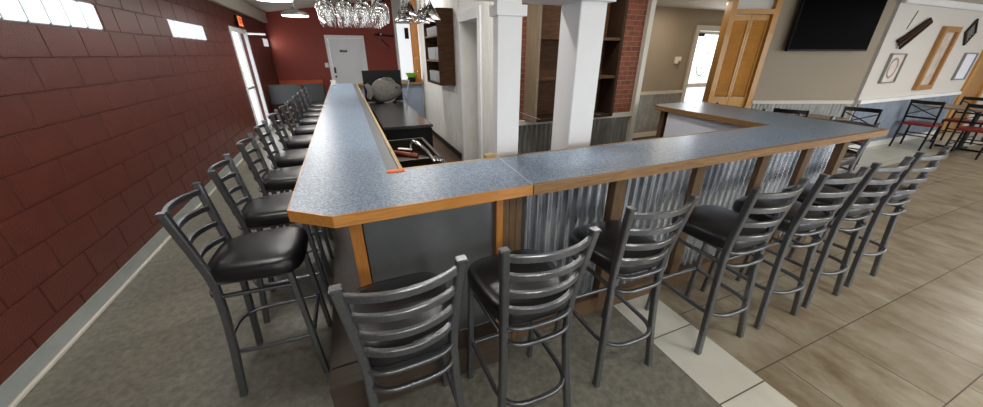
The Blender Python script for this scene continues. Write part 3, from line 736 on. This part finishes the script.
# ------------------------------------------------------------------ bar stools
def stool():
    t = thing('bar_stool', 'x', 'bar stool')
    # local frame: back posts at y=0 (top), seat towards +y
    ys = [(0, 0.0, .184), (.15, .015, .174), (.30, .030, .162), (.50, .046, .153), (.66, .052, .151), (.74, .046, .154), (.90, .022, .166), (1.065, -.004, .181)]
    def hw_(z):
        for (a, _, p), (b_, _, q) in zip(ys, ys[1:]):
            if a <= z <= b_: return p+(q-p)*(z-a)/(b_-a)
        return .18
    for s in (-1, 1):
        bm = new(); sweep(bm, [(s*w_, y, z) for z, y, w_ in ys], .031, .033, Vector((0, 1, 0)))
        box(bm, s*.181-.017, s*.181+.017, -.004-.018, -.004+.017, 1.063, 1.072, .003)
        l = obj('rear_leg', bm, M['metal'], t)
        obj('glide', B(s*.184-.013, s*.184+.013, -.015, .015, -.0, .008), M['glide'], l)
        bm = new(); sweep(bm, [(s*.188, .402, 0), (s*.176, .365, .690)], .028, .028, Vector((0, 1, 0)))
        l = obj('front_leg', bm, M['metal'], t)
        obj('glide', B(s*.188-.013, s*.188+.013, .389, .415, 0, .008), M['glide'], l)
    for zt in (1.042, .957, .872, .786):
        y0 = .048+(zt-.72)/(1.065-.72)*(-.052); n = 10
        w_ = hw_(zt-.015)-.012
        bm = new(); sweep(bm, [(-w_+2*w_*i/n, y0-.052*math.sin(PI*i/n)**.8, zt-.0125+.004*math.sin(PI*i/n)) for i in range(n+1)], .018, .028)
        obj('slat', bm, M['metal'], t, 40)
    def uring(z, yb, w, yf, wf, n=18, y_s=.075):
        pts = []
        for i in range(n+1):
            a = PI+PI*i/n
            cx_ = abs(math.cos(a))**.62*(1 if math.cos(a) >= 0 else -1); sy_ = abs(math.sin(a))**.8
            pts.append((cx_*w, y_s - sy_*(y_s-yb), z))
        return [(-wf, yf, z)]+pts+[(wf, yf, z)]
    bm = new(); sweep(bm, uring(.272, -.020, .168, .381, .172, y_s=.12), .020, .020); sweep(bm, [(-.18, .384, .272), (.18, .384, .272)], .02, .02)
    obj('footrest', bm, M['metal'], t, 50)
    bm = new(); sweep(bm, uring(.605, -.004, .146, .364, .162), .018, .018)
    obj('stretcher', bm, M['metal'], t, 50)
    bm = new(); sweep(bm, uring(.682, .006, .148, .37, .170), .022, .016); sweep(bm, [(-.17, .368, .682), (.17, .368, .682)], .022, .016)
    obj('seat_frame', bm, M['metal'], t, 50)
    # seat cushion: rounded shape, wider in front
    bm = new(); N = 40; rings = []
    def outline(k, s_):
        a = 2*PI*k/N; c_, s2 = math.cos(a), math.sin(a); e = .52
        x = abs(c_)**e*(1 if c_ >= 0 else -1); y = abs(s2)**e*(1 if s2 >= 0 else -1)
        w = .196+.020*y
        return x*w*s_, .222+y*.205*s_
    for s_, z in ((.92, .692), (.985, .694), (1.0, .704), (1.0, .732), (.98, .751), (.92, .764), (.75, .773), (.40, .777), (.12, .778)):
        rings.append([bm.verts.new((*outline(k, s_), z)) for k in range(N)])
    for a, b_ in zip(rings, rings[1:]):
        for k in range(N): bm.faces.new((a[k], a[(k+1) % N], b_[(k+1) % N], b_[k]))
    bm.faces.new(rings[0][::-1]); bm.faces.new(rings[-1])
    obj('seat_cushion', bm, M['vinyl'], t, 60)
    return t
S0 = stool(); used = [False]
def put(x, y, rz, label, group=None):
    if not used[0]:
        used[0] = True; S0.location = (x, y, 0); S0.rotation_euler = (0, 0, rz); S0['label'] = label
        if group: S0['group'] = group
        return S0
    return dup(S0, (x, y, 0), rz, label, group)
G1 = 'bar stools along the front of the bar'; G2 = 'bar stools along the left side of the bar'; G3 = 'bar stools along the right end of the bar'
for x, y, r, lab in (
    (.065, .84, .02, 'grey metal ladder back stool at the bar corner beside the dark foot step'),
    (.572, .838, 0, 'grey metal stool facing the dark plank panel, second from the bar corner'),
    (1.188, .925, -.02, 'grey metal stool standing at the edge of concrete and white tiles'),
    (1.895, .862, -.03, 'grey metal stool whose rear leg stands on the white floor tiles'),
    (2.44, .850, -.05, 'fifth grey stool along the corrugated front, first fully on brown tiles'),
    (2.965, .850, -.03, 'second last grey stool along the corrugated bar front'),
    (3.545, .865, -.02, 'last grey stool along the corrugated bar front, nearest the dining tables')):
    put(x, y, r, lab, G1)
labs = ['black seated stool nearest the viewer on the left side of the bar',
        'second stool from the viewer on the left side of the bar', 'third stool from the viewer along the left side of the bar',
        'fourth stool from the viewer along the left side of the bar', 'fifth stool from the viewer along the left side of the bar',
        'sixth stool from the viewer along the left side of the bar', 'seventh stool from the viewer along the left side of the bar',
        'eighth stool from the viewer, third from the far end of the left row', 'ninth stool, second from the far end of the left row', 'farthest stool on the left side of the bar beside the booth']
for k, (x, y, r) in enumerate(((-.757, 1.785, -.02), (-.757, 2.345, .06), (-.765, 3.0, .03), (-.775, 3.62, .04), (-.78, 4.33, .02), (-.765, 4.98, .0), (-.75, 5.62, .02), (-.75, 6.2, -.02), (-.745, 6.8, .02), (-.74, 7.4, 0))):
    put(x, y, -PI/2+r, labs[k], G2)
for x, y, lab in ((4.50, 1.66, 'stool pushed under the right end of the bar, nearest its sharp corner'),
                  (4.40, 2.24, 'middle stool pushed under the right end of the bar'), (4.44, 2.84, 'stool at the far tip of the right end of the bar')):
    put(x, y, PI/2-.1, lab, G3)
# ------------------------------------------------------------------ dining chairs and tables
def chair():
    t = thing('dining_chair', 'x', 'chair')
    for s in (-1, 1):
        obj('rear_leg', sweep(new(), [(s*.195, -.03, 0), (s*.195, .03, .44), (s*.195, -.03, .88)], .028, .028, Vector((0, 1, 0))), M['blackmetal'], t)
        obj('front_leg', sweep(new(), [(s*.20, .42, 0), (s*.19, .39, .44)], .028, .028, Vector((0, 1, 0))), M['blackmetal'], t)
    n = 8
    obj('top_rail', sweep(new(), [(-.19+.38*i/n, -.026-.03*math.sin(PI*i/n), .85) for i in range(n+1)], .02, .06), M['blackmetal'], t)
    obj('lower_rail', sweep(new(), [(-.19+.38*i/n, .0-.03*math.sin(PI*i/n), .58) for i in range(n+1)], .018, .03), M['blackmetal'], t)
    bm = new()
    for s in (-1, 1): sweep(bm, [(-s*.185, -.02, .80), (0, -.045, .71), (s*.185, -.0, .62)], .014, .022, Vector((0, 1, 0)))
    obj('cross_brace', bm, M['blackmetal'], t)
    bm = new()
    for s in (-1, 1): sweep(bm, [(s*.197, .015, .18), (s*.197, .405, .18)], .018, .018)
    sweep(bm, [(-.195, .40, .25), (.195, .40, .25)], .018, .018); sweep(bm, [(-.195, .0, .25), (.195, .0, .25)], .018, .018)
    obj('stretcher', bm, M['blackmetal'], t)
    obj('seat_cushion', B(-.21, .21, .0, .43, .43, .475, .014), M['redvinyl'], t)
    return t
c0 = chair(); c0.location = (9.70, 2.72, 0); c0.rotation_euler = (0, 0, -PI/2)
c0['label'] = 'black cross back chair with red seat, nearest the bar at the dining table'
dup(c0, (9.78, 2.08, 0), -PI/2, 'black chair with dark red seat at the right edge of the picture')
dup(c0, (7.42, 2.70, 0), PI/2+.3, 'black chair with red seat at the small table, on the side away from the bar')
dup(c0, (6.25, 3.06, 0), -PI/2+.4, 'black chair between the bar end and the small table under the television')
dup(c0, (11.3, 2.55, 0), PI/2, 'black chair with red seat on the far side of the dining table')
def dtable(x, y, w, d_, lab):
    t = thing('dining_table', lab, 'table', (x, y, 0))
    obj('tabletop', B(-w/2, w/2, -d_/2, d_/2, .72, .75, .005), M['tabletop'], t)
    obj('pedestal', sweep(new(), [(0, 0, .03), (0, 0, .72)], .07, .07, Vector((0, 1, 0)), rnd=True), M['blackmetal'], t)
    q = min(.3, w*.40)
    bm = new(); box(bm, -q, q, -.035, .035, 0, .03, .004); box(bm, -.035, .035, -q, -.036, 0, .03, .004); box(bm, -.035, .035, .036, q, 0, .03, .004); obj('base', bm, M['blackmetal'], t)
    return t
dtable(10.55, 2.30, .75, 1.2, 'grey brown dining table beneath the tall picture')
dtable(6.82, 2.93, .44, .5, 'small brown dining table under the television')
dtable(12.85, 2.1, .75, 1.1, 'grey brown dining table before the wooden door')
dup(c0, (12.05, 2.2, 0), -PI/2, 'black chair with red seat at the table before the wooden door')

# booth at the far end
b = thing('booth_bench', 'orange wooden booth bench against the back red wall', 'bench', (-1.2, 11.9, 0)); b['_w'] = 1; bpy.context.view_layer.update()
obj('backrest', B(-1.83, -.66, 12.05, 12.19, .30, .93, .006), M['boothwood'], b)
obj('seat', B(-1.83, -.66, 11.60, 12.04, .40, .46, .01), M['padgrey'], b)
obj('base', B(-1.80, -.70, 11.68, 12.03, 0, .40), M['boothwood'], b)
b = thing('booth_bench', 'charcoal padded booth bench beyond the far stools', 'bench', (-1.2, 9.9, 0)); b['_w'] = 1; bpy.context.view_layer.update()
for x0, x1 in ((-1.80, -1.03), (-1.01, -.53)):
    obj('back_pad', B(x0, x1, 9.92, 9.99, .50, .965, .03), M['padgrey'], b, 50)
obj('back_frame', B(-1.80, -.53, 9.992, 10.04, .10, .93, .006), M['darkwood'], b)
obj('seat', B(-1.80, -.53, 10.045, 10.50, .40, .47, .02), M['padgrey'], b, 50)
obj('base', B(-1.78, -.55, 10.05, 10.46, 0, .398), M['darkwood'], b)

# ------------------------------------------------------------------ hanging glassware
zr = 2.035
rk = thing('glass_rack', 'wooden stemware rack hung from the ceiling above the bar', 'rack', (.2, 2.25, 2.04)); rk['_w'] = 1; bpy.context.view_layer.update()
for y in (2.02, 2.62):
    obj('cross_rail', B(-.12, .62, y, y+.03, zr+.012, zr+.042, .003), M['rustic'], rk)
edges_ = [-.084, .006, .096, .186, .276, .336, .441, .557]
gx = [-.039, .051, .141, .231]
for x in edges_: obj('slot_rail', B(x-(.020 if x < .3 else .034), x+(.020 if x < .3 else .034), 2.02, 2.66, zr-.004, zr+.010), M['rustic'], rk)
for x in (-.10, .60):
    obj('hanger', sweep(new(), [(x, 2.3, zr+.01), (x, 2.3, 2.90 if x < 0 else 2.96)], .008, .008, rnd=True), M['chrome'], rk)
    obj('side_rail', B(x-.012, x+.012, 2.05, 2.62, zr+.012, zr+.040), M['rustic'], rk)
def wine():
    prof = [(.034, 0), (.034, .003), (.006, .010), (.0045, .03), (.0045, .115), (.012, .13), (.031, .152), (.0425, .18), (.043, .20), (.037, .248),
            (.0358, .248), (.0415, .20), (.041, .181), (.0295, .155), (.010, .136), (.002, .133)]
    bm = lathe(new(), prof, seg=20); bm.transform(Matrix.Scale(-1, 4, (0, 0, 1)))
    t = thing('wine_glass', 'x', 'glass'); obj('bowl_and_stem', bm, M['glass'], t, 50); return t
def martini():
    prof = [(.034, 0), (.034, .003), (.006, .010), (.0045, .03), (.0045, .13), (.010, .14), (.055, .225), (.0535, .225), (.009, .145), (.002, .142)]
    bm = lathe(new(), prof, seg=20); bm.transform(Matrix.Scale(-1, 4, (0, 0, 1)))
    t = thing('martini_glass', 'x', 'glass'); obj('bowl_and_stem', bm, M['glass'], t, 50); return t
w0 = wine(); m0 = martini(); first = True
for i, x in enumerate(gx):
    for j in range(4):
        loc = (x, 2.09+j*.14, zr+.0135); x_ = loc[0]+.0
        lab = 'upside down wine glass in the hanging stemware row, %s slot from the left' % ('first', 'second', 'third', 'fourth', 'fifth')[i]
        if i == j == 0: w0.location = loc; w0['label'] = lab; w0['group'] = 'wine glasses in the first slot'
        else: dup(w0, loc, 0, lab, 'wine glasses in the %s slot' % ('first', 'second', 'third', 'fourth', 'fifth')[i])
for i, x in enumerate((.383, .499)):
    for j in range(3):
        loc = (x, 2.10+j*.125, zr+.0135)
        lab = 'upside down martini glass in the %s row at the right end of the stemware rack' % ('front', 'middle', 'back')[j]
        if i == j == 0: m0.location = loc; m0['label'] = lab; m0['group'] = 'martini glasses in the front row'
        else: dup(m0, loc, 0, lab, 'martini glasses in the %s row' % ('front', 'middle', 'back')[j])

# ------------------------------------------------------------------ ceiling lamps
def zc(x, y): return 2.68+(x-(XL-.12))/(4.2-(XL-.12))*.88 if y > 5.5 else 2.68+(x-(XL-.12))/(1.66-(XL-.12))*.42
def lamp(x, y, z, label):
    t = thing('pendant_lamp', label, 'lamp', (x, y, z), 0, 'round pendant lamps')
    obj('shade', lathe(new(), [(.235, .004), (.24, .015), (.235, .04), (.17, .075), (.07, .10), (.05, .14), (.02, .15)], seg=28), M['alu'], t, 40)
    obj('diffuser', lathe(new(), [(.225, -.004), (.23, .003), (.20, .0035)], seg=28), M['lamp_on'], t, 40)
    obj('stem', sweep(new(), [(0, 0, .15), (0, 0, zc(x, y)-z-.002)], .02, .02, Vector((0, 1, 0)), rnd=True), M['alu'], t)
    return t
lamp(-.69, 8.1, 2.31, 'round white pendant lamp nearer the back red wall')
lamp(-.74, 6.1, 2.335, 'round white pendant lamp cut by the top edge of the picture')
lamp(-.74, -1.2, 2.36, 'unseen round pendant lamp added behind the viewer')  # this pendant and the next two are added out of view for more light
lamp(-.74, 4.1, 2.36, 'unseen round pendant lamp added over the middle of the left stool row')
lamp(-.74, 1.9, 2.36, 'unseen round pendant lamp added over the nearest left stools')
def downlight(x, y, label):
    t = thing('recessed_light', label, 'light', (x, y, 2.45), 0, 'recessed lights in the lower ceiling')
    obj('trim_ring', lathe(new(), [(.075, 0), (.095, 0), (.095, .009), (.075, .009)], seg=24), M['plate'], t)
    obj('lens', lathe(new(), [(.02, .002), (.074, .002), (.074, .008), (.02, .008)], seg=24), M['lamp_warm'], t)
downlight(5.66, 4.70, 'recessed ceiling light in front of the beige entry wall')
downlight(2.6, 2.75, 'unseen recessed fill light added behind the bar near the brick wall')  # added out of view to brighten the inner board of the bar
def panel(x, y, label):  # square fixtures added out of view to light the dining side
    t = thing('added_fill_panel', label, 'light', (x, y, 2.40), 0, 'added square fill lights over the dining area')
    obj('frame', B(-.31, .31, -.31, .31, .012, .055, .004), M['plate'], t); obj('diffuser', B(-.29, .29, -.29, .29, .004, .012), M['lamp_on'], t)
for x, y in ((3.2, -.6), (5.6, -.6), (8.6, .6), (11.4, .6)): panel(x, y, 'unseen square fill light added over the tiled dining area')
def tube(x, y, label):  # tubes added out of view as fill for back bar and front stools
    z = 2.39 if x > 2 else zc(x, y)-.085
    t = thing('added_fill_tube', label, 'light', (x, y, z), 0, 'added fill tubes on the sloping ceiling')
    obj('housing', B(-.5, .5, -.09, .09, .02, .07 if x > 2 else .06, .004), M['plate'], t); obj('diffuser', B(-.48, .48, -.08, .08, 0, .02, .004), M['lamp_on'], t)
for x, y in ((1.0, 3.0), (1.0, 6.6), (.6, -.5)): tube(x, y, 'unseen white fill tube added on the sloping ceiling near the bar')
def area(x, y, z, sx, sy, power, col=(1, 1, 1), rot=(0, 0, 0)):
    l = bpy.data.lights.new('area_light', 'AREA'); l.shape = 'RECTANGLE'; l.size = sx; l.size_y = sy; l.energy = power; l.color = col
    o = bpy.data.objects.new('area_light', l); C.objects.link(o); o.location = (x, y, z); o.rotation_euler = rot; return o
def spotlight(x, y, z, p, ang=150, col=(1, .97, .92), r=.1):
    l = bpy.data.lights.new('lamp_light', 'SPOT'); l.energy = p; l.spot_size = math.radians(ang); l.spot_blend = .5; l.shadow_soft_size = r; l.color = col
    o = bpy.data.objects.new('lamp_light', l); C.objects.link(o); o.location = (x, y, z); return o
# light leaving the lamps, the visible ones and the added ones
for x, y, z, p in ((-.69, 8.1, 2.29, 27), (-.74, 6.1, 2.31, 11), (-.74, 4.1, 2.34, 9), (-.74, 1.9, 2.34, 9), (-.74, -1.2, 2.33, 12)): area(x, y, z, .4, .4, p, (1, .97, .93))
area(2.6, 2.75, 2.43, .12, .12, 14, (1, .95, .88))
area(5.66, 4.70, 2.43, .12, .12, 10, (1, .85, .66))
for x, y in ((3.2, -.6), (5.6, -.6), (8.6, .6), (11.4, .6)): area(x, y, 2.38, .58, .58, 19, (1, .96, .9))
fill_tube_spots = ((1.0, 3.0), (1.0, 6.6), (.6, -.5))
for x, y in fill_tube_spots: area(x, y, zc(x, y)-.10, .9, .14, 38 if y > 0 else 18, (1, .97, .93))
# daylight entering the openings
for (a, b_, c_, d_), p in zip(fw, (34, 75, 75, 75)):
    area((a+b_)/2, YF+.03, (c_+d_)/2, b_-a-.1, d_-c_-.1, p, (.92, .96, 1), (PI/2, 0, 0))
area(XL+.06, 8.95, 1.15, 1.0, 1.7, 34, (.94, .97, 1), (PI/2, 0, -PI/2))
area(7.2, 5.33, 1.2, .75, 1.6, 26, (.95, .98, 1), (PI/2, 0, PI))
for (a, b_, c_, d_) in win: area(XL+.02, (a+b_)/2, (c_+d_)/2, b_-a, .19, 4.0, (.94, .97, 1), (PI/2, 0, -PI/2))

# outdoors
struct('ground_outside', B(-40, 50, -40, 50, -.20, -.12), M['asphalt'])
w = bpy.data.worlds.new('World'); bpy.context.scene.world = w; w.use_nodes = True
w.node_tree.nodes['Background'].inputs[0].default_value = (.93, .96, 1, 1); w.node_tree.nodes['Background'].inputs[1].default_value = 2.6

# ------------------------------------------------------------------ camera
cam = bpy.data.cameras.new('camera'); co = bpy.data.objects.new('camera', cam); C.objects.link(co)
cam.sensor_width = 36; cam.lens = 331/983*36; cam.clip_start = .02
co.location = (0, 0, 1.65)
co.rotation_euler = (PI/2-math.atan(149.5/331), 0, math.radians(-22.5))
sc = bpy.context.scene; sc.camera = co
for o in bpy.data.objects:
    if '_w' in o: del o['_w']
sc.view_settings.view_transform = 'Standard'; sc.view_settings.look = 'None'; sc.view_settings.gamma = 1
sc.view_settings.exposure = 0.0
sc.cycles.use_denoising = True
sc.cycles.max_bounces = 20; sc.cycles.transmission_bounces = 20; sc.cycles.diffuse_bounces = 4; sc.cycles.glossy_bounces = 5
